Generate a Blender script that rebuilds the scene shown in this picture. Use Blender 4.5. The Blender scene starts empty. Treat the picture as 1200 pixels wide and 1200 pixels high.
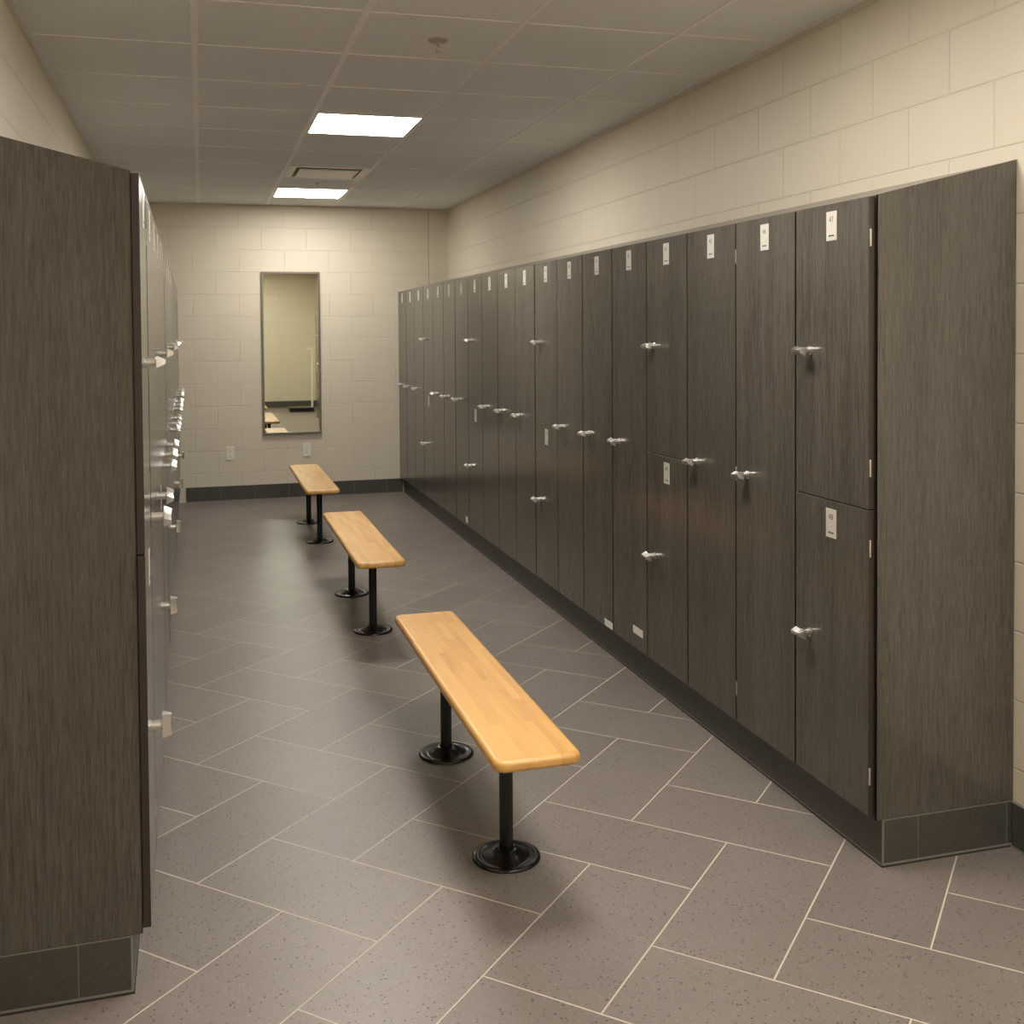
import bpy, bmesh, math, random
from mathutils import Vector, Matrix
random.seed(7)
scene = bpy.context.scene
COL = scene.collection
PI = math.pi

# ------------------------------------------------------------------ dimensions
P = 0.398            # locker column pitch
NCOL = 19
HT, HB = 1.910, 0.1492      # door top / bottom
SPLIT = 1.026
DEP = 0.487          # door front to wall
YB = 7.591           # back wall
YF = -4.60           # wall behind the camera
ZC = 2.712           # ceiling
XR = 0.490           # right wall
ANG = 0.0085
LO = Vector((-1.9405, -0.0085))      # near front corner of the left row
LD = Vector((-math.sin(ANG), math.cos(ANG)))
LN = Vector((-math.cos(ANG), -math.sin(ANG)))
def mapR(x, y): return (x, y)
def mapL(x, y):
    v = LO + LD * y + LN * x
    return (v.x, v.y)

# ------------------------------------------------------------------ node helpers
def new_mat(name):
    m = bpy.data.materials.new(name); m.use_nodes = True
    nt = m.node_tree; nt.nodes.clear()
    out = nt.nodes.new('ShaderNodeOutputMaterial')
    b = nt.nodes.new('ShaderNodeBsdfPrincipled')
    nt.links.new(b.outputs[0], out.inputs[0])
    return m, nt, b
def N(nt, t, **kw):
    n = nt.nodes.new(t)
    for k, v in kw.items(): setattr(n, k, v)
    return n
def lk(nt, a, b): nt.links.new(a, b)
def math_(nt, op, a, b=None, c=None, clamp=False):
    n = N(nt, 'ShaderNodeMath', operation=op); n.use_clamp = clamp
    for i, v in enumerate((a, b, c)):
        if v is None: continue
        if isinstance(v, (int, float)): n.inputs[i].default_value = v
        else: lk(nt, v, n.inputs[i])
    return n.outputs[0]
def ramp(nt, fac, stops):
    n = N(nt, 'ShaderNodeValToRGB')
    e = n.color_ramp.elements
    while len(e) < len(stops): e.new(0.5)
    for i, (p, c) in enumerate(stops):
        e[i].position = p; e[i].color = (*c, 1) if len(c) == 3 else c
    lk(nt, fac, n.inputs[0]); return n.outputs[0]
def mix(nt, fac, a, b, blend='MIX'):
    n = N(nt, 'ShaderNodeMix', data_type='RGBA', blend_type=blend)
    for i, v in ((0, fac), (6, a), (7, b)):
        if isinstance(v, (int, float)): n.inputs[i].default_value = v
        elif isinstance(v, tuple): n.inputs[i].default_value = (*v, 1)
        else: lk(nt, v, n.inputs[i])
    return n.outputs[2]
def noise(nt, vec, scale, detail=2, rough=0.5):
    n = N(nt, 'ShaderNodeTexNoise'); n.inputs['Scale'].default_value = scale
    n.inputs['Detail'].default_value = detail; n.inputs['Roughness'].default_value = rough
    lk(nt, vec, n.inputs['Vector']); return n.outputs[0]
def mapping(nt, vec, scale=(1, 1, 1), loc=(0, 0, 0)):
    n = N(nt, 'ShaderNodeMapping'); n.inputs['Scale'].default_value = scale; n.inputs['Location'].default_value = loc
    lk(nt, vec, n.inputs['Vector']); return n.outputs[0]
def bump(nt, h, dist, strength=1.0):
    n = N(nt, 'ShaderNodeBump'); n.inputs['Distance'].default_value = dist; n.inputs['Strength'].default_value = strength
    lk(nt, h, n.inputs['Height']); return n.outputs[0]
def plain(name, col, rough=0.5, metal=0.0, coat=0.0):
    m, nt, b = new_mat(name)
    b.inputs['Base Color'].default_value = (*col, 1); b.inputs['Roughness'].default_value = rough
    b.inputs['Metallic'].default_value = metal; b.inputs['Coat Weight'].default_value = coat
    return m

# ------------------------------------------------------------------ materials
def mat_laminate(name, dark, light, rough):
    m, nt, b = new_mat(name)
    tc = N(nt, 'ShaderNodeTexCoord'); oi = N(nt, 'ShaderNodeObjectInfo')
    off = N(nt, 'ShaderNodeVectorMath', operation='ADD')
    cx = N(nt, 'ShaderNodeCombineXYZ')
    r = math_(nt, 'MULTIPLY', oi.outputs['Random'], 13.7)
    for i in range(3): lk(nt, r, cx.inputs[i])
    lk(nt, tc.outputs['Object'], off.inputs[0]); lk(nt, cx.outputs[0], off.inputs[1])
    v = off.outputs[0]
    fine = noise(nt, mapping(nt, v, (1, 1, 0.045)), 430, 2, 0.65)
    mid = noise(nt, mapping(nt, v, (1, 1, 0.05)), 120, 2, 0.55)
    broad = noise(nt, mapping(nt, v, (1, 1, 0.06)), 10, 1, 0.5)
    s = math_(nt, 'ADD', math_(nt, 'MULTIPLY', fine, 0.50), math_(nt, 'MULTIPLY', mid, 0.32))
    s = math_(nt, 'ADD', s, math_(nt, 'MULTIPLY', broad, 0.18))
    c = ramp(nt, s, [(0.34, dark), (0.68, light)])
    warm = noise(nt, mapping(nt, v, (1, 1, 0.05)), 28, 1, 0.5)
    c = mix(nt, math_(nt, 'MULTIPLY', warm, 0.3), c, mix(nt, 0.5, c, (0.088, 0.062, 0.045)))
    lk(nt, c, b.inputs['Base Color'])
    b.inputs['Roughness'].default_value = rough
    lk(nt, bump(nt, fine, 0.0001, 0.12), b.inputs['Normal'])
    return m
M_LAM = mat_laminate('dark_woodgrain_laminate', (0.047, 0.042, 0.0345), (0.131, 0.119, 0.099), 0.21)
M_EDGE = plain('shaded_edge_laminate', (0.035, 0.026, 0.020), 0.45)  # laminate darkened for door edges and bodies, shade put into the colour

def tile_speckle(nt, vec, base):
    """porcelain body: base colour with dark and pale flecks"""
    n1 = noise(nt, vec, 3.2, 3, 0.6)
    c = mix(nt, n1, tuple(x * 0.88 for x in base), tuple(x * 1.12 for x in base))
    n2 = noise(nt, vec, 60, 2, 0.7)
    c = mix(nt, n2, mix(nt, 1.0, c, (0.86, 0.86, 0.86), 'MULTIPLY'), mix(nt, 1.0, c, (1.12, 1.12, 1.12), 'MULTIPLY'))
    vo = N(nt, 'ShaderNodeTexVoronoi'); vo.inputs['Scale'].default_value = 115; lk(nt, vec, vo.inputs['Vector'])
    wn = N(nt, 'ShaderNodeSeparateColor'); lk(nt, vo.outputs['Color'], wn.inputs[0])
    pick = math_(nt, 'GREATER_THAN', wn.outputs[0], 0.62)
    size = math_(nt, 'MULTIPLY', wn.outputs[1], 0.42)
    fl = math_(nt, 'MULTIPLY', math_(nt, 'LESS_THAN', vo.outputs['Distance'], size), pick)
    c = mix(nt, math_(nt, 'MULTIPLY', fl, 0.82), c, (0.045, 0.034, 0.03))
    vo2 = N(nt, 'ShaderNodeTexVoronoi'); vo2.inputs['Scale'].default_value = 120; lk(nt, vec, vo2.inputs['Vector'])
    w2 = N(nt, 'ShaderNodeSeparateColor'); lk(nt, vo2.outputs['Color'], w2.inputs[0])
    fl2 = math_(nt, 'MULTIPLY', math_(nt, 'LESS_THAN', vo2.outputs['Distance'], 0.22), math_(nt, 'GREATER_THAN', w2.outputs[0], 0.82))
    c = mix(nt, math_(nt, 'MULTIPLY', fl2, 0.45), c, tuple(min(0.4, x * 2.3) for x in base))
    return c

FLOOR_BASE = (0.192, 0.163, 0.144)
def mat_floor():
    m, nt, b = new_mat('herringbone_porcelain_floor')
    tc = N(nt, 'ShaderNodeTexCoord'); v = tc.outputs['Object']
    sp = N(nt, 'ShaderNodeSeparateXYZ'); lk(nt, v, sp.inputs[0])
    ox, oy, an, T = -0.7466, -0.1753, 0.7908, 0.3085
    ca, sa = math.cos(an), math.sin(an)
    x = math_(nt, 'SUBTRACT', sp.outputs[0], ox); y = math_(nt, 'SUBTRACT', sp.outputs[1], oy)
    u = math_(nt, 'ADD', math_(nt, 'MULTIPLY', x, ca / T), math_(nt, 'MULTIPLY', y, sa / T))
    w = math_(nt, 'SUBTRACT', math_(nt, 'MULTIPLY', x, sa / T), math_(nt, 'MULTIPLY', y, ca / T))
    u = math_(nt, 'ADD', u, 80.0); w = math_(nt, 'ADD', w, 80.0)
    i = math_(nt, 'FLOOR', u); j = math_(nt, 'FLOOR', w)
    du = math_(nt, 'FRACT', u); dw = math_(nt, 'FRACT', w)
    k = math_(nt, 'FLOORED_MODULO', math_(nt, 'ADD', math_(nt, 'SUBTRACT', i, j), 0.001), 4.0)
    k = math_(nt, 'FLOOR', k)
    def is_(n): return math_(nt, 'COMPARE', k, float(n), 0.1)
    k0, k1, k2, k3 = is_(0), is_(1), is_(2), is_(3)
    # inactive edges (inside a tile) are pushed away by +1
    e1 = math_(nt, 'ADD', du, k1); e2 = math_(nt, 'ADD', math_(nt, 'SUBTRACT', 1.0, du), k0)
    e3 = math_(nt, 'ADD', dw, k2); e4 = math_(nt, 'ADD', math_(nt, 'SUBTRACT', 1.0, dw), k3)
    d = math_(nt, 'MINIMUM', math_(nt, 'MINIMUM', e1, e2), math_(nt, 'MINIMUM', e3, e4))
    g = N(nt, 'ShaderNodeMapRange'); g.inputs['From Min'].default_value = 0.0055; g.inputs['From Max'].default_value = 0.0090
    lk(nt, d, g.inputs['Value'])
    body = g.outputs[0]
    ti = math_(nt, 'SUBTRACT', i, k1); tj = math_(nt, 'SUBTRACT', j, k2)
    cid = N(nt, 'ShaderNodeCombineXYZ'); lk(nt, ti, cid.inputs[0]); lk(nt, tj, cid.inputs[1])
    wn = N(nt, 'ShaderNodeTexWhiteNoise', noise_dimensions='3D'); lk(nt, cid.outputs[0], wn.inputs['Vector'])
    c = tile_speckle(nt, v, FLOOR_BASE)
    tone = math_(nt, 'ADD', 0.93, math_(nt, 'MULTIPLY', wn.outputs['Value'], 0.14))
    tcx = N(nt, 'ShaderNodeCombineColor')
    for q in range(3): lk(nt, tone, tcx.inputs[q])
    c = mix(nt, 1.0, c, tcx.outputs[0], 'MULTIPLY')
    c = mix(nt, body, (0.50, 0.44, 0.36), c)
    lk(nt, c, b.inputs['Base Color'])
    r = math_(nt, 'SUBTRACT', 0.85, math_(nt, 'MULTIPLY', body, 0.47))
    lk(nt, r, b.inputs['Roughness'])
    h = math_(nt, 'ADD', body, math_(nt, 'MULTIPLY', noise(nt, v, 240, 2), 0.10))
    lk(nt, bump(nt, h, 0.0012, 0.5), b.inputs['Normal'])
    return m
M_FLOOR = mat_floor()

def mat_base_tile():
    m, nt, b = new_mat('speckled_cove_tile')
    tc = N(nt, 'ShaderNodeTexCoord'); v = tc.outputs['Object']
    c = tile_speckle(nt, v, (0.066, 0.062, 0.053))  # floor tile darkened; shade on base and toe kick put into colour
    lk(nt, c, b.inputs['Base Color']); b.inputs['Roughness'].default_value = 0.42
    return m
M_BASE = mat_base_tile()
M_TRIM = plain('grey_edge_trim', (0.26, 0.245, 0.21), 0.4, 0.3)
M_GROUT = plain('pale_grout', (0.21, 0.19, 0.16), 0.8)
M_SEAL = plain('dark_sealant', (0.035, 0.031, 0.026), 0.7)

def mat_block(name, axis, uoff, zoff=-0.045):
    """painted concrete block laid in running bond"""
    m, nt, b = new_mat(name)
    tc = N(nt, 'ShaderNodeTexCoord'); v = tc.outputs['Object']
    sp = N(nt, 'ShaderNodeSeparateXYZ'); lk(nt, v, sp.inputs[0])
    cb = N(nt, 'ShaderNodeCombineXYZ')
    lk(nt, math_(nt, 'ADD', sp.outputs[axis], uoff), cb.inputs[0])
    lk(nt, math_(nt, 'ADD', sp.outputs[2], zoff), cb.inputs[1])
    br = N(nt, 'ShaderNodeTexBrick'); br.offset = 0.5
    br.inputs['Scale'].default_value = 1.0; br.inputs['Brick Width'].default_value = 0.409
    br.inputs['Row Height'].default_value = 0.2045; br.inputs['Mortar Size'].default_value = 0.0042
    br.inputs['Mortar Smooth'].default_value = 0.6
    br.inputs['Color1'].default_value = (1, 1, 1, 1); br.inputs['Color2'].default_value = (0.93, 0.93, 0.93, 1)
    br.inputs['Mortar'].default_value = (0.9, 0.9, 0.9, 1)
    lk(nt, cb.outputs[0], br.inputs['Vector'])
    base = (0.69, 0.625, 0.505)
    n1 = noise(nt, v, 2.0, 2)
    c = mix(nt, n1, tuple(x * 0.96 for x in base), tuple(min(1, x * 1.04) for x in base))
    c = mix(nt, 0.35, c, mix(nt, 1.0, c, br.outputs['Color'], 'MULTIPLY'))
    c = mix(nt, math_(nt, 'MULTIPLY', br.outputs['Fac'], 0.09), c, (0.42, 0.37, 0.28))
    lk(nt, c, b.inputs['Base Color']); b.inputs['Roughness'].default_value = 0.55
    h = math_(nt, 'SUBTRACT', math_(nt, 'MULTIPLY', noise(nt, v, 70, 3, 0.65), 0.22), math_(nt, 'MULTIPLY', br.outputs['Fac'], 1.0))
    # blocks are laid slightly out of plane
    sc = N(nt, 'ShaderNodeSeparateColor'); lk(nt, br.outputs['Color'], sc.inputs[0])
    lk(nt, bump(nt, h, 0.006, 0.55), b.inputs['Normal'])
    return m
M_BLK_X = mat_block('painted_block_cross', 0, 1.67)
M_BLK_Y = mat_block('painted_block_long', 1, 0.11, -0.030)

def mat_ceiling():
    m, nt, b = new_mat('mineral_fibre_tile')
    tc = N(nt, 'ShaderNodeTexCoord'); v = tc.outputs['Object']
    n = noise(nt, v, 160, 3, 0.7)
    c = mix(nt, n, (0.84, 0.855, 0.87), (0.89, 0.905, 0.915))
    lk(nt, c, b.inputs['Base Color']); b.inputs['Roughness'].default_value = 0.9
    lk(nt, bump(nt, n, 0.002, 0.4), b.inputs['Normal'])
    return m
M_CEIL = mat_ceiling()
M_TEE = plain('white_tee_bar', (0.97, 0.97, 0.96), 0.5)
M_WHITE = plain('white_painted_metal', (0.80, 0.76, 0.70), 0.4)
M_DARK = plain('grey_recess', (0.24, 0.23, 0.21), 0.8)

def mat_emit(name, power):
    m, nt, b = new_mat(name)
    b.inputs['Base Color'].default_value = (0.9, 0.88, 0.82, 1)
    b.inputs['Emission Color'].default_value = (1.0, 0.95, 0.868, 1)
    b.inputs['Emission Strength'].default_value = power
    return m
M_EMIT = mat_emit('lit_diffuser', 41.0)
M_EMIT_DIM = mat_emit('lit_diffuser_dimmed', 31.0)  # weaker copy of the diffuser, dimmed to soften the wall hot spot

def mat_maple():
    m, nt, b = new_mat('varnished_maple_butcher_block')
    tc = N(nt, 'ShaderNodeTexCoord'); v = tc.outputs['Object']
    oi = N(nt, 'ShaderNodeObjectInfo')
    sp = N(nt, 'ShaderNodeSeparateXYZ'); lk(nt, v, sp.inputs[0])
    cb = N(nt, 'ShaderNodeCombineXYZ')
    lk(nt, math_(nt, 'ADD', sp.outputs[1], math_(nt, 'MULTIPLY', oi.outputs['Random'], 3.0)), cb.inputs[0])
    lk(nt, math_(nt, 'ADD', sp.outputs[0], 1.0), cb.inputs[1])
    br = N(nt, 'ShaderNodeTexBrick'); br.offset = 0.37; br.offset_frequency = 2; br.squash = 0.8; br.squash_frequency = 3
    br.inputs['Scale'].default_value = 1.0; br.inputs['Brick Width'].default_value = 0.30
    br.inputs['Row Height'].default_value = 0.0241; br.inputs['Mortar Size'].default_value = 0.0
    br.inputs['Color1'].default_value = (0, 0, 0, 1); br.inputs['Color2'].default_value = (1, 1, 1, 1)
    lk(nt, cb.outputs[0], br.inputs['Vector'])
    sc = N(nt, 'ShaderNodeSeparateColor'); lk(nt, br.outputs['Color'], sc.inputs[0])
    g = noise(nt, mapping(nt, v, (1, 0.05, 1)), 130, 3, 0.6)
    g2 = noise(nt, mapping(nt, v, (1, 0.12, 1)), 22, 2, 0.5)
    t = math_(nt, 'ADD', math_(nt, 'MULTIPLY', sc.outputs[0], 0.32), math_(nt, 'ADD', math_(nt, 'MULTIPLY', g, 0.22), math_(nt, 'MULTIPLY', g2, 0.40)))
    c = ramp(nt, t, [(0.15, (0.74, 0.430, 0.138)), (0.50, (0.655, 0.355, 0.104)), (0.88, (0.42, 0.200, 0.050))])
    kn = noise(nt, mapping(nt, v, (1, 0.3, 1)), 26, 2, 0.5)
    c = mix(nt, math_(nt, 'MULTIPLY', math_(nt, 'GREATER_THAN', kn, 0.735), 0.35), c, (0.30, 0.13, 0.035))
    lk(nt, c, b.inputs['Base Color']); b.inputs['Roughness'].default_value = 0.42
    b.inputs['Coat Weight'].default_value = 0.25; b.inputs['Coat Roughness'].default_value = 0.25
    return m
M_MAPLE = mat_maple()
M_BLACK = plain('gloss_black_enamel', (0.006, 0.006, 0.006), 0.22)
M_CHROME = plain('satin_chrome', (0.88, 0.86, 0.82), 0.29, 1.0)
M_PLATE = plain('brushed_number_plate', (0.66, 0.63, 0.57), 0.42, 0.25)
M_INK = plain('black_ink', (0.015, 0.014, 0.012), 0.6)
M_STICK = plain('white_paper_sticker', (0.78, 0.75, 0.68), 0.7)
M_MIRROR = plain('mirror_glass', (0.74, 0.77, 0.66), 0.015, 1.0)
M_STEEL = plain('stainless_mirror_frame', (0.24, 0.215, 0.175), 0.35, 0.9)
M_OUTLET = plain('white_outlet_plastic', (0.80, 0.76, 0.68), 0.4)

# ------------------------------------------------------------------ mesh helpers
def link(o, parent=None):
    COL.objects.link(o)
    if parent: o.parent = parent
    return o
def finish(name, bm, mats, parent=None, smooth=False):
    bmesh.ops.recalc_face_normals(bm, faces=bm.faces[:])
    me = bpy.data.meshes.new(name); bm.to_mesh(me); bm.free()
    for m in (mats if isinstance(mats, (list, tuple)) else [mats]): me.materials.append(m)
    if smooth:
        for p in me.polygons: p.use_smooth = True
        try: me.set_sharp_from_angle(angle=math.radians(35))
        except Exception: pass
    return link(bpy.data.objects.new(name, me), parent)
def add_box(bm, x0, x1, y0, y1, z0, z1, mi=0, bev=0.0, fmap=None, seg=2):
    vs = []
    for x in (x0, x1):
        for y in (y0, y1):
            for z in (z0, z1):
                p = (x, y) if fmap is None else fmap(x, y)
                vs.append(bm.verts.new((p[0], p[1], z)))
    F = [(0, 1, 3, 2), (4, 6, 7, 5), (0, 4, 5, 1), (2, 3, 7, 6), (0, 2, 6, 4), (1, 5, 7, 3)]
    fs = [bm.faces.new([vs[i] for i in f]) for f in F]
    for f in fs: f.material_index = mi
    if bev > 0:
        es = list({e for f in fs for e in f.edges})
        r = bmesh.ops.bevel(bm, geom=es, offset=bev, segments=seg, profile=0.5, affect='EDGES')
        for f in r['faces']: f.material_index = mi
    return fs
def add_prism(bm, prof, y0, y1, mi=0, fmap=None):
    """prof: (x,z) outline extruded along y"""
    a, b = [], []
    for x, z in prof:
        for y, L in ((y0, a), (y1, b)):
            p = (x, y) if fmap is None else fmap(x, y)
            L.append(bm.verts.new((p[0], p[1], z)))
    n = len(prof)
    fs = [bm.faces.new(a), bm.faces.new(b[::-1])]
    for i in range(n):
        fs.append(bm.faces.new((a[i], a[(i + 1) % n], b[(i + 1) % n], b[i])))
    for f in fs: f.material_index = mi
    return fs
def add_lathe(bm, prof, n=32, axis='Z', c=(0, 0, 0), mi=0):
    """prof: (r,h); open ends are capped if r>0"""
    rings = []
    for r, h in prof:
        ring = []
        for k in range(n):
            t = 2 * PI * k / n
            a, b = r * math.cos(t), r * math.sin(t)
            p = {'Z': (a, b, h), 'X': (h, a, b), 'Y': (a, h, b)}[axis]
            ring.append(bm.verts.new((p[0] + c[0], p[1] + c[1], p[2] + c[2])))
        rings.append(ring)
    fs = []
    for i in range(len(rings) - 1):
        for k in range(n):
            fs.append(bm.faces.new((rings[i][k], rings[i][(k + 1) % n], rings[i + 1][(k + 1) % n], rings[i + 1][k])))
    fs.append(bm.faces.new(rings[0][::-1])); fs.append(bm.faces.new(rings[-1]))
    for f in fs: f.material_index = mi
    return fs
def empty(name, loc, rz=0.0):
    o = bpy.data.objects.new(name, None); o.empty_display_size = 0.1
    o.location = loc; o.rotation_euler = (0, 0, rz)
    return link(o)
def tag(o, label, cat, group=None):
    o['label'] = label; o['category'] = cat
    if group: o['group'] = group
    return o
def struct(o, label=None):
    o['kind'] = 'structure'
    if label: o['label'] = label; 
    return o
def shift_origin(o, loc):
    o.data.transform(Matrix.Translation(-Vector(loc))); o.location = loc
    return o

# digits as flat geometry
_txt = {}
def text_tris(s, size):
    if (s, size) in _txt: return _txt[(s, size)]
    cu = bpy.data.curves.new('digits', 'FONT'); cu.body = s; cu.size = size; cu.align_x = 'CENTER'; cu.align_y = 'CENTER'
    ob = bpy.data.objects.new('digits', cu); COL.objects.link(ob)
    dg = bpy.context.evaluated_depsgraph_get(); dg.update()
    me = bpy.data.meshes.new_from_object(ob.evaluated_get(dg))
    out = ([tuple(v.co[:2]) for v in me.vertices], [tuple(p.vertices) for p in me.polygons])
    bpy.data.objects.remove(ob); bpy.data.curves.remove(cu); bpy.data.meshes.remove(me)
    _txt[(s, size)] = out
    return out
def number_plate_mesh(num):
    bm = bmesh.new()
    add_box(bm, -0.0016, -0.0001, -0.0275, 0.0275, -0.0435, 0.0435, 0, 0.0007, seg=1)
    vs, ps = text_tris(str(num), 0.024)
    t = [bm.verts.new((-0.0019, -x, y + 0.0185)) for x, y in vs]
    for p in ps:
        try: bm.faces.new([t[i] for i in p]).material_index = 1
        except ValueError: pass
    # small dark maker's mark along the bottom
    for k, (w, h) in enumerate(((0.006, 0.0050), (0.005, 0.0042), (0.005, 0.0042), (0.006, 0.0048))):
        x = -0.0102 + k * 0.0068
        add_box(bm, -0.0019, -0.0016, -(x + w / 2), -(x - w / 2), -0.0285 - h / 2, -0.0285 + h / 2, 1)
    me = bpy.data.meshes.new('number_plate'); bm.to_mesh(me); bm.free()
    me.materials.append(M_PLATE); me.materials.append(M_INK)
    return me

# ------------------------------------------------------------------ setting
XL = -2.445
bm = bmesh.new(); add_box(bm, -3.0, 1.0, YF - 0.2, YB + 0.2, -0.10, 0.0)
struct(finish('floor', bm, M_FLOOR))
bm = bmesh.new(); add_box(bm, -3.0, 1.0, YF - 0.2, YB + 0.2, ZC, ZC + 0.10)
struct(finish('ceiling', bm, M_CEIL))
bm = bmesh.new(); add_box(bm, XR, XR + 0.2, YF - 0.2, YB + 0.2, 0, ZC)
struct(finish('wall_right', bm, M_BLK_Y))
bm = bmesh.new(); add_box(bm, DEP + 0.003, DEP + 0.2, YF - 0.2, YB + 0.25, 0, ZC, fmap=mapL)
struct(finish('wall_left', bm, M_BLK_Y))
bm = bmesh.new(); add_box(bm, -2.75, XR, YB, YB + 0.2, 0, ZC)
struct(finish('wall_back', bm, M_BLK_X))
bm = bmesh.new(); add_box(bm, -2.75, XR, YF - 0.2, YF, 0, ZC)
struct(finish('wall_front', bm, M_BLK_X))

# tiled baseboards ------------------------------------------------
def tile_run(bm, length_axis, a0, a1, face, out, h, th=0.011, fmap=None, step=0.305):
    """row of cove tiles; face = wall coordinate, out = +-1 direction into the room"""
    n = max(1, int(math.ceil((a1 - a0) / step))); a = a0
    f0, f1 = sorted((face, face + out * th))
    while a < a1 - 0.004:
        b_ = min(a + step, a1)
        if length_axis == 'x': add_box(bm, a, b_ - 0.003, f0, f1, 0.006, h, 0, fmap=fmap)
        else: add_box(bm, f0, f1, a, b_ - 0.003, 0.006, h, 0, fmap=fmap)
        a = b_
    # grout bed behind and sealant bead at the floor
    g0, g1 = sorted((face, face + out * (th - 0.002)))
    s0, s1 = sorted((face, face + out * (th + 0.002)))
    t0, t1 = sorted((face, face + out * (th + 0.0005)))
    if length_axis == 'x':
        add_box(bm, a0, a1, g0, g1, 0.0, h - 0.001, 2, fmap=fmap)
        add_box(bm, a0, a1, s0, s1, 0.0, 0.006, 2, fmap=fmap)
        add_box(bm, a0, a1, t0, t1, h, h + 0.003, 1, fmap=fmap)
    else:
        add_box(bm, g0, g1, a0, a1, 0.0, h - 0.001, 2, fmap=fmap)
        add_box(bm, s0, s1, a0, a1, 0.0, 0.006, 2, fmap=fmap)
        add_box(bm, t0, t1, a0, a1, h, h + 0.003, 1, fmap=fmap)
TM = [M_BASE, M_TRIM, M_GROUT, M_SEAL]
bm = bmesh.new(); tile_run(bm, 'x', -1.955, 0.030, YB, -1, 0.131); struct(finish('baseboard_back', bm, TM))
bm = bmesh.new(); tile_run(bm, 'y', YF + 0.013, -0.006, XR, -1, 0.134); struct(finish('baseboard_right', bm, TM))
bm = bmesh.new(); tile_run(bm, 'y', YF + 0.06, -0.008, DEP + 0.003, -1, 0.134, fmap=mapL); struct(finish('baseboard_left', bm, TM))
bm = bmesh.new(); tile_run(bm, 'x', -2.35, XR - 0.013, YF, 1, 0.134); struct(finish('baseboard_front', bm, TM))

# tiled plinths under both rows -----------------------------------
def plinth(name, fm):
    bm = bmesh.new()
    X0, H = 0.042, 0.1375
    yend = YB - 0.003 if fm is mapR else YB - 0.015
    add_box(bm, X0 + 0.0010, DEP, -0.0012, yend, 0.001, H - 0.0035, 2, fmap=fm)           # core
    a = 0.0
    while a < yend - 0.01:                                                      # long face tiles
        b_ = min(a + 0.610, yend)
        add_box(bm, X0, X0 + 0.010, a + 0.0015, b_ - 0.0015, 0.006, H - 0.003, 0, fmap=fm); a = b_
    ends = [X0 + 0.003, X0 + 0.118, X0 + 0.423, DEP]
    for i in range(3):                                                          # near end tiles
        add_box(bm, ends[i] + 0.0012, ends[i + 1] - 0.0012, -0.002, 0.008, 0.009, H - 0.003, 0, fmap=fm)
    add_box(bm, X0 - 0.0005, X0 + 0.0035, -0.0028, 0.002, 0.003, H, 1, fmap=fm)          # corner trim
    add_box(bm, X0, DEP, -0.0026, 0.008, H - 0.003, H, 1, fmap=fm)                       # top trim, end
    add_box(bm, X0 - 0.0004, X0 + 0.010, 0.0, yend, H - 0.003, H, 1, fmap=fm)
    add_box(bm, X0, DEP, -0.0032, 0.008, 0.0055, 0.011, 1, fmap=fm)
    add_box(bm, X0 - 0.0040, X0 + 0.010, -0.0035, yend, 0.0, 0.0050, 3, fmap=fm)
    add_box(bm, X0 + 0.010, DEP, -0.0040, 0.008, 0.0, 0.0055, 3, fmap=fm)
    add_box(bm, X0 - 0.0006, X0 + 0.010, 0.0, yend, 0.005, 0.008, 1, fmap=fm)            # sealant at the floor
    return struct(finish(name, bm, TM))
plinth('trim_1', mapR); plinth('trim_2', mapL)

# ceiling tee grid ------------------------------------------------
GX = [-2.42, -1.815, -1.2075, -0.605, 0.030]
GS = 0.6256
GY0 = 3.215
GY = [GY0 + GS * k for k in range(-12, 7)]
bm = bmesh.new()
for x, w in zip(GX[1:], (0.013, 0.013, 0.009, 0.006)): add_box(bm, x - w, x + w, YF, YB, ZC - 0.005, ZC, 0)
for y in GY:
    add_box(bm, -2.49, XR, y - 0.006, y + 0.006, ZC - 0.0025, ZC, 0)
struct(finish('trim_3', bm, M_TEE))
bm = bmesh.new()
add_box(bm, XR - 0.022, XR, YF, YB, ZC - 0.004, ZC, 0)
add_box(bm, -2.5, XR, YB - 0.022, YB, ZC - 0.004, ZC, 0)
add_box(bm, DEP - 0.02, DEP + 0.004, YF, YB, ZC - 0.004, ZC, 0, fmap=mapL)
struct(finish('trim_4', bm, M_CEIL))
# control joint in the back wall
bm = bmesh.new(); add_box(bm, 0.300, 0.306, YB - 0.0015, YB, 1.95, ZC - 0.006)
struct(finish('trim_5', bm, plain('grey_joint_sealant', (0.40, 0.36, 0.28), 0.8)))

# ------------------------------------------------------------------ lockers
def door_mesh(z0, z1, zc):
    bm = bmesh.new()
    add_box(bm, 0.0, 0.018, -P / 2 + 0.0065, P / 2 - 0.0015, z0 - zc, z1 - zc, 0, 0.0012, seg=1)
    me = bpy.data.meshes.new('door')
    bmesh.ops.recalc_face_normals(bm, faces=bm.faces[:])
    for f in bm.faces:
        f.material_index = 0 if abs(f.normal.x) > 0.9 else 1
    bm.to_mesh(me); bm.free(); me.materials.append(M_LAM); me.materials.append(M_EDGE)
    return me
ZT = (HT + HB) / 2; ZU = (HT + SPLIT + 0.0015) / 2; ZL = (SPLIT - 0.0015 + HB) / 2
DOORS = {'tall': (door_mesh(HB, HT, ZT), ZT, 1.037, 1.845, (1.795, 1.03, 0.265)),
         'up': (door_mesh(SPLIT + 0.0015, HT, ZU), ZU, 1.472, 1.845, (1.795, 1.145)),
         'low': (door_mesh(HB, SPLIT - 0.0015, ZL), ZL, 0.597, 0.957, (0.917, 0.265))}
bm = bmesh.new()
add_box(bm, 0.0185, DEP - 0.001, -P / 2 + 0.0004, P / 2 - 0.0004, 0.1385, 1.9095, 0)
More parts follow.
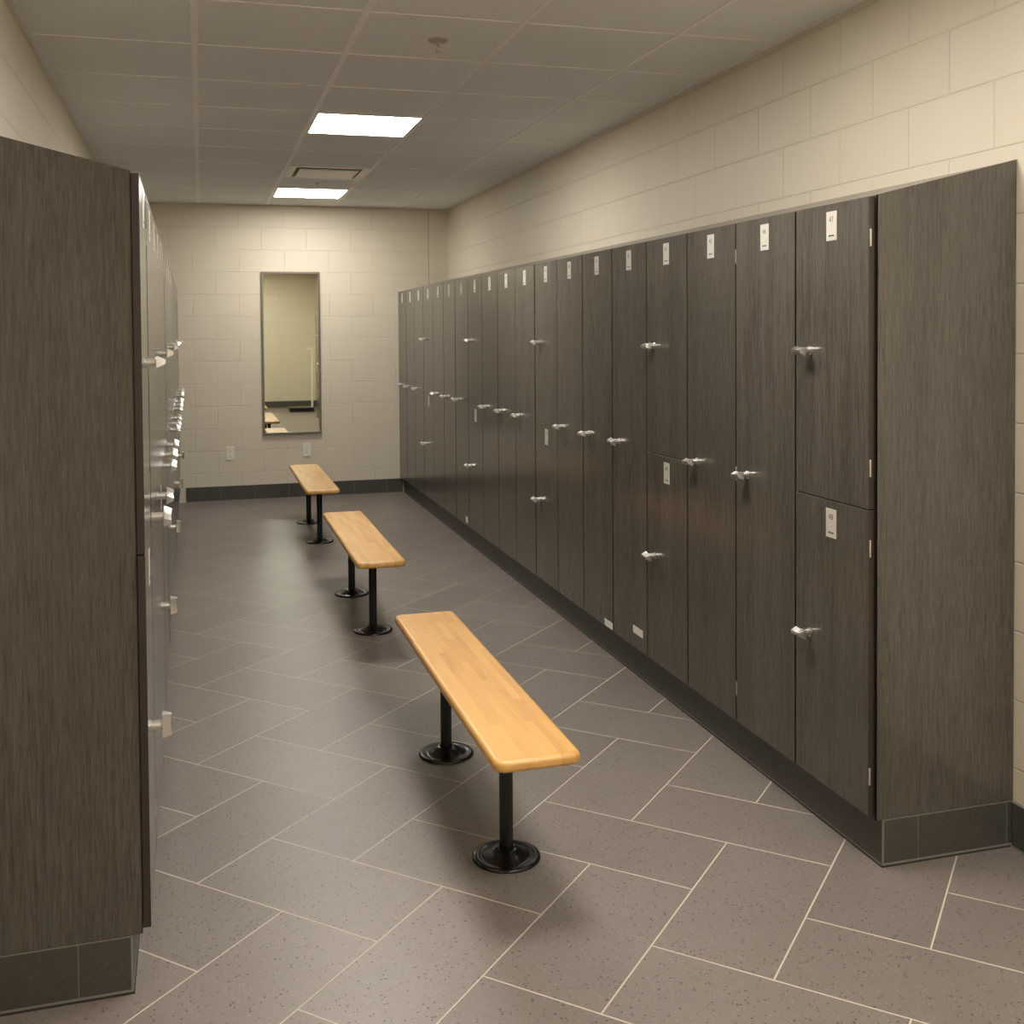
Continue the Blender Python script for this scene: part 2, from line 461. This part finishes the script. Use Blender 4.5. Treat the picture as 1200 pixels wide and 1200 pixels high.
ME_BODY = bpy.data.meshes.new('cabinet_body'); bmesh.ops.recalc_face_normals(bm, faces=bm.faces[:]); bm.to_mesh(ME_BODY); bm.free()
ME_BODY.materials.append(M_EDGE)

def turn_mesh(vertical=False):
    """cam lock: collar, barrel and a bow-tie thumb turn"""
    bm = bmesh.new()
    add_lathe(bm, [(0.0140, 0.0), (0.0140, -0.003), (0.0118, -0.0045), (0.0118, -0.0265), (0.0105, -0.028), (0.0085, -0.0300)], 24, 'X')
    half = [(-0.0285, 0.0140), (-0.020, 0.0130), (-0.010, 0.0118), (0.0, 0.0114), (0.010, 0.0118), (0.020, 0.0130), (0.0285, 0.0140)]
    out = [(s, t) for s, t in half] + [(s, -t) for s, t in half[::-1]]
    fr, bk, md = [], [], []
    for s, t in out:
        k = 0.30 + 0.06 * abs(s) / 0.0285
        for L, ss, tt, x in ((bk, s, t, -0.0295), (md, s, t * 0.97, -0.0335), (fr, s * 0.90, t * k, -0.0490 - 0.002 * abs(s) / 0.0285)):
            y, z = (tt, ss) if vertical else (ss, tt)
            L.append(bm.verts.new((x, y, z)))
    n = len(out)
    bm.faces.new(fr); bm.faces.new(bk[::-1])
    for i in range(n):
        bm.faces.new((fr[i], fr[(i + 1) % n], md[(i + 1) % n], md[i])); bm.faces.new((md[i], md[(i + 1) % n], bk[(i + 1) % n], bk[i]))
    bmesh.ops.recalc_face_normals(bm, faces=bm.faces[:])
    me = bpy.data.meshes.new('thumb_turn'); bm.to_mesh(me); bm.free(); me.materials.append(M_CHROME)
    for p in me.polygons: p.use_smooth = len(p.vertices) == 4
    try: me.set_sharp_from_angle(angle=math.radians(30))
    except Exception: pass
    return me
ME_TURN = turn_mesh()
bm = bmesh.new(); add_lathe(bm, [(0.0022, -0.0245), (0.0028, -0.0235), (0.0028, 0.0235), (0.0022, 0.0245)], 10, 'Z')
ME_HINGE = bpy.data.meshes.new('hinge'); bmesh.ops.recalc_face_normals(bm, faces=bm.faces[:]); bm.to_mesh(ME_HINGE); bm.free(); ME_HINGE.materials.append(M_CHROME)

def child(name, me, parent, loc=(0, 0, 0)):
    o = bpy.data.objects.new(name, me); COL.objects.link(o); o.parent = parent; o.location = loc
    return o
ORD = ['first', 'second', 'third', 'fourth', 'fifth', 'sixth', 'seventh', 'eighth', 'ninth', 'tenth', 'eleventh', 'twelfth',
       'thirteenth', 'fourteenth', 'fifteenth', 'sixteenth', 'seventeenth', 'eighteenth', 'nineteenth']
DOUBLE = {0, 3, 7, 11, 15}
STICK = {5: (-0.189, -0.085, 0.153, 0.186), 4: (-0.146, -0.036, 0.212, 0.245), 12: (-0.150, -0.085, 0.170, 0.212)}
def locker(side, k, nums):
    if side == 'R': loc, rz = (0.0, (k + 0.5) * P, 0.0), 0.0
    else:
        p = mapL(0, (k + 0.5) * P); loc, rz = (p[0], p[1], 0.0), PI + ANG
    r = empty('locker', loc, rz)
    row = 'right' if side == 'R' else 'left'
    two = k in DOUBLE
    kind = 'two-door dark wood-grain locker' if two else 'tall single-door dark wood-grain locker'
    if side == 'R' and k == 0: lab = 'two-door dark wood-grain locker with plates 47 and 48, beside the right end panel'
    elif side == 'R' and k == 1: lab = 'tall single-door dark wood-grain locker numbered 46, second in the right row'
    elif side == 'R' and k == 4: lab = kind + ' with higher white floor sticker, fifth in right row'
    elif side == 'R' and k == 5: lab = kind + ' with white sticker at its foot, sixth in right row'
    elif k == NCOL - 1: lab = kind + f' against the back wall, last of the {row} row'
    elif k == 0: lab = kind + f' beside the left end panel, nearest of the left row'
    else: lab = kind + f', {ORD[k]} from the near end of the {row} row'
    tag(r, lab, 'locker', f'dark lockers in the {row} row')
    child('cabinet_body', ME_BODY, r)
    for n, kind in zip(nums, ('up', 'low') if two else ('tall',)):
        me, zc, zk, zp, zh = DOORS[kind]
        jx = random.uniform(-0.0008, 0.0008)
        d = child('door', me, r, (jx, 0, zc))
        d.rotation_euler = (0, 0, random.uniform(-0.0012, 0.0012))
        pl = child('number_plate', number_plate_mesh(n), d, (0, -0.004, zp - zc))
        pl['label'] = 'pale metal number plate'
        t = child('thumb_turn', ME_TURN, d, (0, P / 2 - 0.083, zk - zc)); t['label'] = 'satin chrome thumb turn'
        t.rotation_euler = (random.uniform(-0.10, 0.10) + (0 if side == 'R' else {'up': 0.0, 'tall': -0.45, 'low': 1.5}[kind]), 0, 0)
        for z in zh:
            child('hinge', ME_HINGE, d, (0.0025 if k in (0, 2) else 0.0085, -P / 2 + 0.0030, z - zc))
        if side == 'R' and k in STICK and kind != 'up':
            y0, y1, z0, z1 = STICK[k]
            bm = bmesh.new(); add_box(bm, -0.0004, -0.00005, y0, y1, z0 - zc, z1 - zc)
            s = finish('sticker', bm, M_STICK, d); s['label'] = 'white paper sticker'
    return r
num = 48
for k in range(NCOL):
    if k in DOUBLE: locker('R', k, (num - 1, num)); num -= 2
    else: locker('R', k, (num,)); num -= 1
num = 1
for k in range(NCOL):
    if k in DOUBLE: locker('L', k, (num, num + 1)); num += 2
    else: locker('L', k, (num,)); num += 1

def row_extras(fm, row):
    # finished end panel, taller at the back
    bm = bmesh.new()
    add_prism(bm, [(0.0185, 0.1390), (DEP, 0.1390), (DEP, 2.0300), (0.0185, 1.9150)], -0.0027, 0.0000, 0, fm)
    add_prism(bm, [(0.0185, 0.1392), (0.0215, 0.1392), (0.0215, 1.9155), (0.0185, 1.9148)], -0.0027, -0.0001, 1, fm)
    bmesh.ops.remove_doubles(bm, verts=bm.verts[:], dist=1e-6)
    o = finish('end_panel', bm, [M_LAM, M_LAM])
    p = fm(0.25, -0.001); shift_origin(o, (p[0], p[1], 0.139))
    tag(o, f'dark wood-grain end panel with slanted top, closing the near end of the {row} locker row', 'panel', 'locker end panels')
    bm = bmesh.new()
    add_prism(bm, [(0.0185, 1.9103), (DEP, 1.9103), (DEP, 2.0285), (0.0185, 1.9145)], 0.0004, NCOL * P, 0, fm)
    o = finish('sloped_top', bm, M_LAM)
    p = fm(0.25, NCOL * P / 2); shift_origin(o, (p[0], p[1], 1.9103))
    tag(o, f'long sloping dark top running along the {row} locker row', 'top', 'sloped locker tops')
    yend = YB - 0.0012 if fm is mapR else YB - 0.016
    bm = bmesh.new()
    add_box(bm, 0.004, 0.022, NCOL * P + 0.001, yend, 0.139, 1.912, 0, fmap=fm)
    o = finish('filler_strip', bm, M_LAM)
    p = fm(0.012, (NCOL * P + yend) / 2); shift_origin(o, (p[0], p[1], 0.139))
    tag(o, f'narrow dark filler strip between the last locker of the {row} row and the back wall', 'strip', 'filler strips')
row_extras(mapR, 'right'); row_extras(mapL, 'left')

# ------------------------------------------------------------------ benches
BL, BW, BT, BZ = 1.530, 0.241, 0.032, 0.430
def bench_top_mesh():
    bm = bmesh.new()
    r = 0.034; n = 7; e = 0.013
    def outline(inset):
        pts = []
        rr = max(r - inset, 0.004)
        for cx, cy, a0 in ((BW / 2 - r, BL / 2 - r, 0), (-BW / 2 + r, BL / 2 - r, PI / 2), (-BW / 2 + r, -BL / 2 + r, PI), (BW / 2 - r, -BL / 2 + r, 1.5 * PI)):
            for i in range(n):
                a = a0 + PI / 2 * i / (n - 1)
                pts.append((cx + rr * math.cos(a), cy + rr * math.sin(a)))
        return pts
    levels = []
    for i in range(6):
        a = PI / 2 * i / 5; levels.append((e * (1 - math.sin(a)), -BT + e * (1 - math.cos(a))))
    for i in range(6):
        a = PI / 2 * i / 5; levels.append((e * (1 - math.cos(a)), -e * (1 - math.sin(a))))
    rings = [[bm.verts.new((x, y, z)) for x, y in outline(ins)] for ins, z in levels]
    m = len(rings[0])
    for i in range(len(rings) - 1):
        for k in range(m):
            bm.faces.new((rings[i][k], rings[i][(k + 1) % m], rings[i + 1][(k + 1) % m], rings[i + 1][k]))
    bm.faces.new(rings[0][::-1]); bm.faces.new(rings[-1])
    bmesh.ops.recalc_face_normals(bm, faces=bm.faces[:])
    me = bpy.data.meshes.new('seat_plank'); bm.to_mesh(me); bm.free(); me.materials.append(M_MAPLE)
    for p in me.polygons: p.use_smooth = len(p.vertices) == 4
    return me
ME_SEAT = bench_top_mesh()
def simple(name, prof, mat, n=40):
    bm = bmesh.new(); add_lathe(bm, prof, n)
    bmesh.ops.recalc_face_normals(bm, faces=bm.faces[:])
    me = bpy.data.meshes.new(name); bm.to_mesh(me); bm.free(); me.materials.append(mat)
    for p in me.polygons: p.use_smooth = len(p.vertices) == 4
    try: me.set_sharp_from_angle(angle=math.radians(40))
    except Exception: pass
    return me
ME_POST = simple('post', [(0.0205, 0.010), (0.0205, BZ - BT - 0.006)], M_BLACK, 32)
ME_FLANGE = simple('floor_flange', [(0.100, 0.0), (0.100, 0.004), (0.097, 0.008), (0.090, 0.010), (0.078, 0.008), (0.072, 0.006), (0.066, 0.008),
                                    (0.050, 0.018), (0.036, 0.027), (0.027, 0.030), (0.0225, 0.030), (0.0225, 0.010)], M_BLACK, 48)
bm = bmesh.new(); add_box(bm, -0.075, 0.075, -0.075, 0.075, -0.006, 0.0, 0, 0.0015, seg=1)
ME_TP = bpy.data.meshes.new('mounting_plate'); bmesh.ops.recalc_face_normals(bm, faces=bm.faces[:]); bm.to_mesh(ME_TP); bm.free(); ME_TP.materials.append(M_BLACK)
def bench(x, y, half, lab):
    r = empty('bench', (x, y, 0))
    tag(r, lab, 'bench', 'wooden benches down the middle of the aisle')
    child('seat_plank', ME_SEAT, r, (0, 0, BZ))
    for s in (-1, 1):
        p = child('pedestal', ME_POST, r, (0.008, s * half, 0))
        child('floor_flange', ME_FLANGE, p)
        child('mounting_plate', ME_TP, p, (0, 0, BZ - BT))
    return r
bench(-0.978, 0.775, 0.405, 'nearest butcher-block bench on two black pedestals')
bench(-0.985, 3.290, 0.410, 'middle butcher-block bench on two black pedestals, between the nearest and farthest benches')
bench(-0.998, 5.775, 0.420, 'farthest butcher-block bench on two black pedestals, in front of the mirror')

# ------------------------------------------------------------------ wall mirror, outlets
def wall_mirror():
    x0, x1, z0, z1 = -1.268, -0.735, 0.592, 2.096
    r = empty('wall_mirror', ((x0 + x1) / 2, YB, z0))
    tag(r, 'tall narrow mirror in thin metal frame on the block back wall', 'mirror')
    w = (x1 - x0) / 2; h = z1 - z0; f = 0.017; d = 0.026
    bm = bmesh.new()
    add_box(bm, -w, -w + f, -d, -0.001, 0, h, 0); add_box(bm, w - f, w, -d, -0.001, 0, h, 0)
    add_box(bm, -w + f, w - f, -d, -0.001, 0, f, 0); add_box(bm, -w + f, w - f, -d, -0.001, h - f, h, 0)
    finish('mirror_frame', bm, M_STEEL, r)
    bm = bmesh.new(); add_box(bm, -w + f, w - f, -0.014, -0.008, f, h - f, 0)
    g = finish('mirror_glass', bm, M_MIRROR, r); g.rotation_euler = (0, 0, 0.0014)
    return r
wall_mirror()
def outlet(x, z, lab):
    r = empty('wall_outlet', (x, YB, z)); tag(r, lab, 'outlet', 'white outlets on the back wall')
    bm = bmesh.new(); add_box(bm, -0.0375, 0.0375, -0.007, -0.0005, -0.061, 0.061, 0, 0.003, seg=2); finish('cover_plate', bm, M_OUTLET, r)
    bm = bmesh.new(); add_box(bm, -0.0175, 0.0175, -0.0095, -0.007, -0.034, 0.034, 0, 0.001, seg=1)
    for s in (-1, 1):
        zc = s * 0.020
        for dx in (-0.0065, 0.0065): add_box(bm, dx - 0.0012, dx + 0.0012, -0.0097, -0.0094, zc - 0.0035, zc + 0.0045, 1)
        add_box(bm, -0.002, 0.002, -0.0097, -0.0094, zc - 0.010, zc - 0.006, 1)
    for dx in (-0.005, 0.005): add_box(bm, dx - 0.0035, dx + 0.0035, -0.0102, -0.0094, -0.003, 0.003, 0)
    finish('receptacle', bm, [M_OUTLET, M_INK], r)
    return r
outlet(-1.565, 0.432, 'white outlet low on the block wall, left of the mirror')
outlet(-0.872, 0.437, 'white outlet on the block wall, directly below the mirror')

# ------------------------------------------------------------------ ceiling fixtures
def ring(bm, x0, x1, y0, y1, w, z0, z1, mi=0):
    add_box(bm, x0, x1, y0, y0 + w, z0, z1, mi); add_box(bm, x0, x1, y1 - w, y1, z0, z1, mi)
    add_box(bm, x0, x0 + w, y0 + w, y1 - w, z0, z1, mi); add_box(bm, x1 - w, x1, y0 + w, y1 - w, z0, z1, mi)
LX0, LX1 = GX[2] + 0.0125, GX[3] - 0.0125
def ceiling_light(k, lab, c=2):
    LX0, LX1 = GX[c] + 0.0125, GX[c + 1] - 0.0125
    y0, y1 = GY0 + GS * k + 0.0125, GY0 + GS * (k + 1) - 0.0125
    cx, cy = (LX0 + LX1) / 2, (y0 + y1) / 2; a, b = (LX1 - LX0) / 2, (y1 - y0) / 2
    r = empty('ceiling_light', (cx, cy, ZC)); tag(r, lab, 'light', 'square light panels in the ceiling grid')
    bm = bmesh.new(); ring(bm, -a, a, -b, b, 0.010, -0.006, -0.0002); finish('light_frame', bm, M_WHITE, r)
    bm = bmesh.new(); add_box(bm, -a + 0.010, a - 0.010, -b + 0.010, b - 0.010, -0.0045, -0.0005); finish('diffuser', bm, M_EMIT_DIM if k in (5, -11) else M_EMIT, r)
ceiling_light(0, 'glowing square ceiling panel nearer the camera, above the middle bench')
ceiling_light(5, 'glowing square ceiling panel nearest the back wall, beyond the air vent')
ceiling_light(-5, 'glowing square ceiling panel above the nearest bench, out of view overhead')
ceiling_light(-11, 'added glowing ceiling panel behind the camera, unseen, brightening the front wall')  # added light, unseen; brightens the front wall in the mirror
ceiling_light(-8, 'added glowing ceiling panel behind the camera, unseen, nearer the right wall', 3)  # added light, unseen; brightens the near end panels and floor

def ceiling_vent(k):
    y0, y1 = GY0 + GS * k + 0.0125, GY0 + GS * (k + 1) - 0.0125
    cx, cy = (LX0 + LX1) / 2, (y0 + y1) / 2; a, b = (LX1 - LX0) / 2, (y1 - y0) / 2
    r = empty('ceiling_vent', (cx, cy, ZC)); tag(r, 'white square air vent with flat centre plate, between the two ceiling lights', 'vent')
    bm = bmesh.new(); ring(bm, -a, a, -b, b, 0.055, -0.010, -0.0002); finish('vent_frame', bm, M_WHITE, r)
    bm = bmesh.new(); add_box(bm, -a + 0.055, a - 0.055, -b + 0.055, b - 0.055, -0.003, -0.0003); finish('vent_throat', bm, M_DARK, r)
    bm = bmesh.new(); add_box(bm, -a + 0.078, a - 0.078, -b + 0.090, b - 0.090, -0.018, -0.011, 0, 0.002, seg=1)
    for sx in (-1, 1):
        for sy in (-1, 1): add_lathe(bm, [(0.006, -0.011), (0.006, -0.003)], 10, 'Z', (sx * 0.15, sy * 0.15, 0))
    finish('centre_plate', bm, M_WHITE, r)
ceiling_vent(3)
M_SPR = plain('dull_brass_chrome', (0.52, 0.49, 0.45), 0.4, 0.3)
def sprinkler(x, y, lab, sc=1.0):
    r = empty('sprinkler_head', (x, y, ZC)); r.scale = (sc, sc, sc); tag(r, lab, 'sprinkler', 'ceiling sprinklers')
    bm = bmesh.new(); add_lathe(bm, [(0.042, -0.0002), (0.042, -0.004), (0.036, -0.009), (0.018, -0.012), (0.012, -0.012)], 28, 'Z'); finish('escutcheon', bm, M_SPR, r, True)
    bm = bmesh.new()
    add_lathe(bm, [(0.009, -0.012), (0.009, -0.022), (0.005, -0.024), (0.005, -0.030)], 14, 'Z')
    for s in (-1, 1):
        add_prism(bm, [(s * 0.006, -0.022), (s * 0.012, -0.030), (s * 0.004, -0.047), (s * 0.001, -0.047), (s * 0.009, -0.030), (s * 0.004, -0.022)], -0.0015, 0.0015)
    finish('sprinkler_body', bm, M_SPR, r)
    bm = bmesh.new(); add_lathe(bm, [(0.014, -0.047), (0.014, -0.0485), (0.003, -0.050)], 18, 'Z'); finish('deflector', bm, M_SPR, r)
sprinkler(-0.873, 1.655, 'small round sprinkler in the ceiling, nearer the camera than both lit panels')
sprinkler(-0.905, 6.02, 'tiny sprinkler in the ceiling between the air vent and the far light', 0.5)

# ------------------------------------------------------------------ stand seen only in the mirror
r = empty('upright_stand', (0.07, -3.45, 0)); tag(r, 'low black base with slim white upright, seen only reflected in the mirror', 'stand')
bm = bmesh.new(); add_box(bm, -0.235, 0.235, -0.20, 0.20, 0.0, 0.085, 0, 0.008); finish('base', bm, M_BLACK, r)
bm = bmesh.new(); add_box(bm, 0.195, 0.230, -0.03, 0.03, 0.085, 1.19, 0, 0.004); finish('upright', bm, M_WHITE, r)
bm = bmesh.new(); add_box(bm, 0.10, 0.24, -0.035, 0.035, 1.19, 1.225, 0, 0.006); finish('head', bm, M_WHITE, r)

# ------------------------------------------------------------------ camera
F, PY = 1271.183, 422.062
yaw, pit, rol = 0.2792, 0.0278, -0.0072
cam = bpy.data.cameras.new('camera'); co = bpy.data.objects.new('camera', cam); COL.objects.link(co)
cy_, sy_ = math.cos(yaw), math.sin(yaw)
fwd = Vector((sy_ * math.cos(pit), cy_ * math.cos(pit), -math.sin(pit)))
right = Vector((cy_, -sy_, 0)); up = right.cross(fwd)
r2 = right * math.cos(rol) + up * math.sin(rol); u2 = up * math.cos(rol) - right * math.sin(rol)
co.matrix_world = Matrix(((r2.x, u2.x, -fwd.x, -1.8087), (r2.y, u2.y, -fwd.y, -2.6523), (r2.z, u2.z, -fwd.z, 1.5428), (0, 0, 0, 1)))
cam.sensor_width = 36; cam.sensor_fit = 'HORIZONTAL'; cam.lens = F / 1200 * 36
cam.shift_x = 0.0; cam.shift_y = (PY - 600) / 1200
cam.clip_start = 0.02
scene.camera = co

# ------------------------------------------------------------------ world and view
w = bpy.data.worlds.new('world'); scene.world = w; w.use_nodes = True
w.node_tree.nodes['Background'].inputs[0].default_value = (0, 0, 0, 1)
w.node_tree.nodes['Background'].inputs[1].default_value = 0
scene.view_settings.view_transform = 'Standard'; scene.view_settings.look = 'None'
scene.view_settings.gamma = 1.0; scene.view_settings.use_curve_mapping = False
scene.view_settings.exposure = 0.0
scene.cycles.max_bounces = 16; scene.cycles.diffuse_bounces = 8; scene.cycles.glossy_bounces = 6
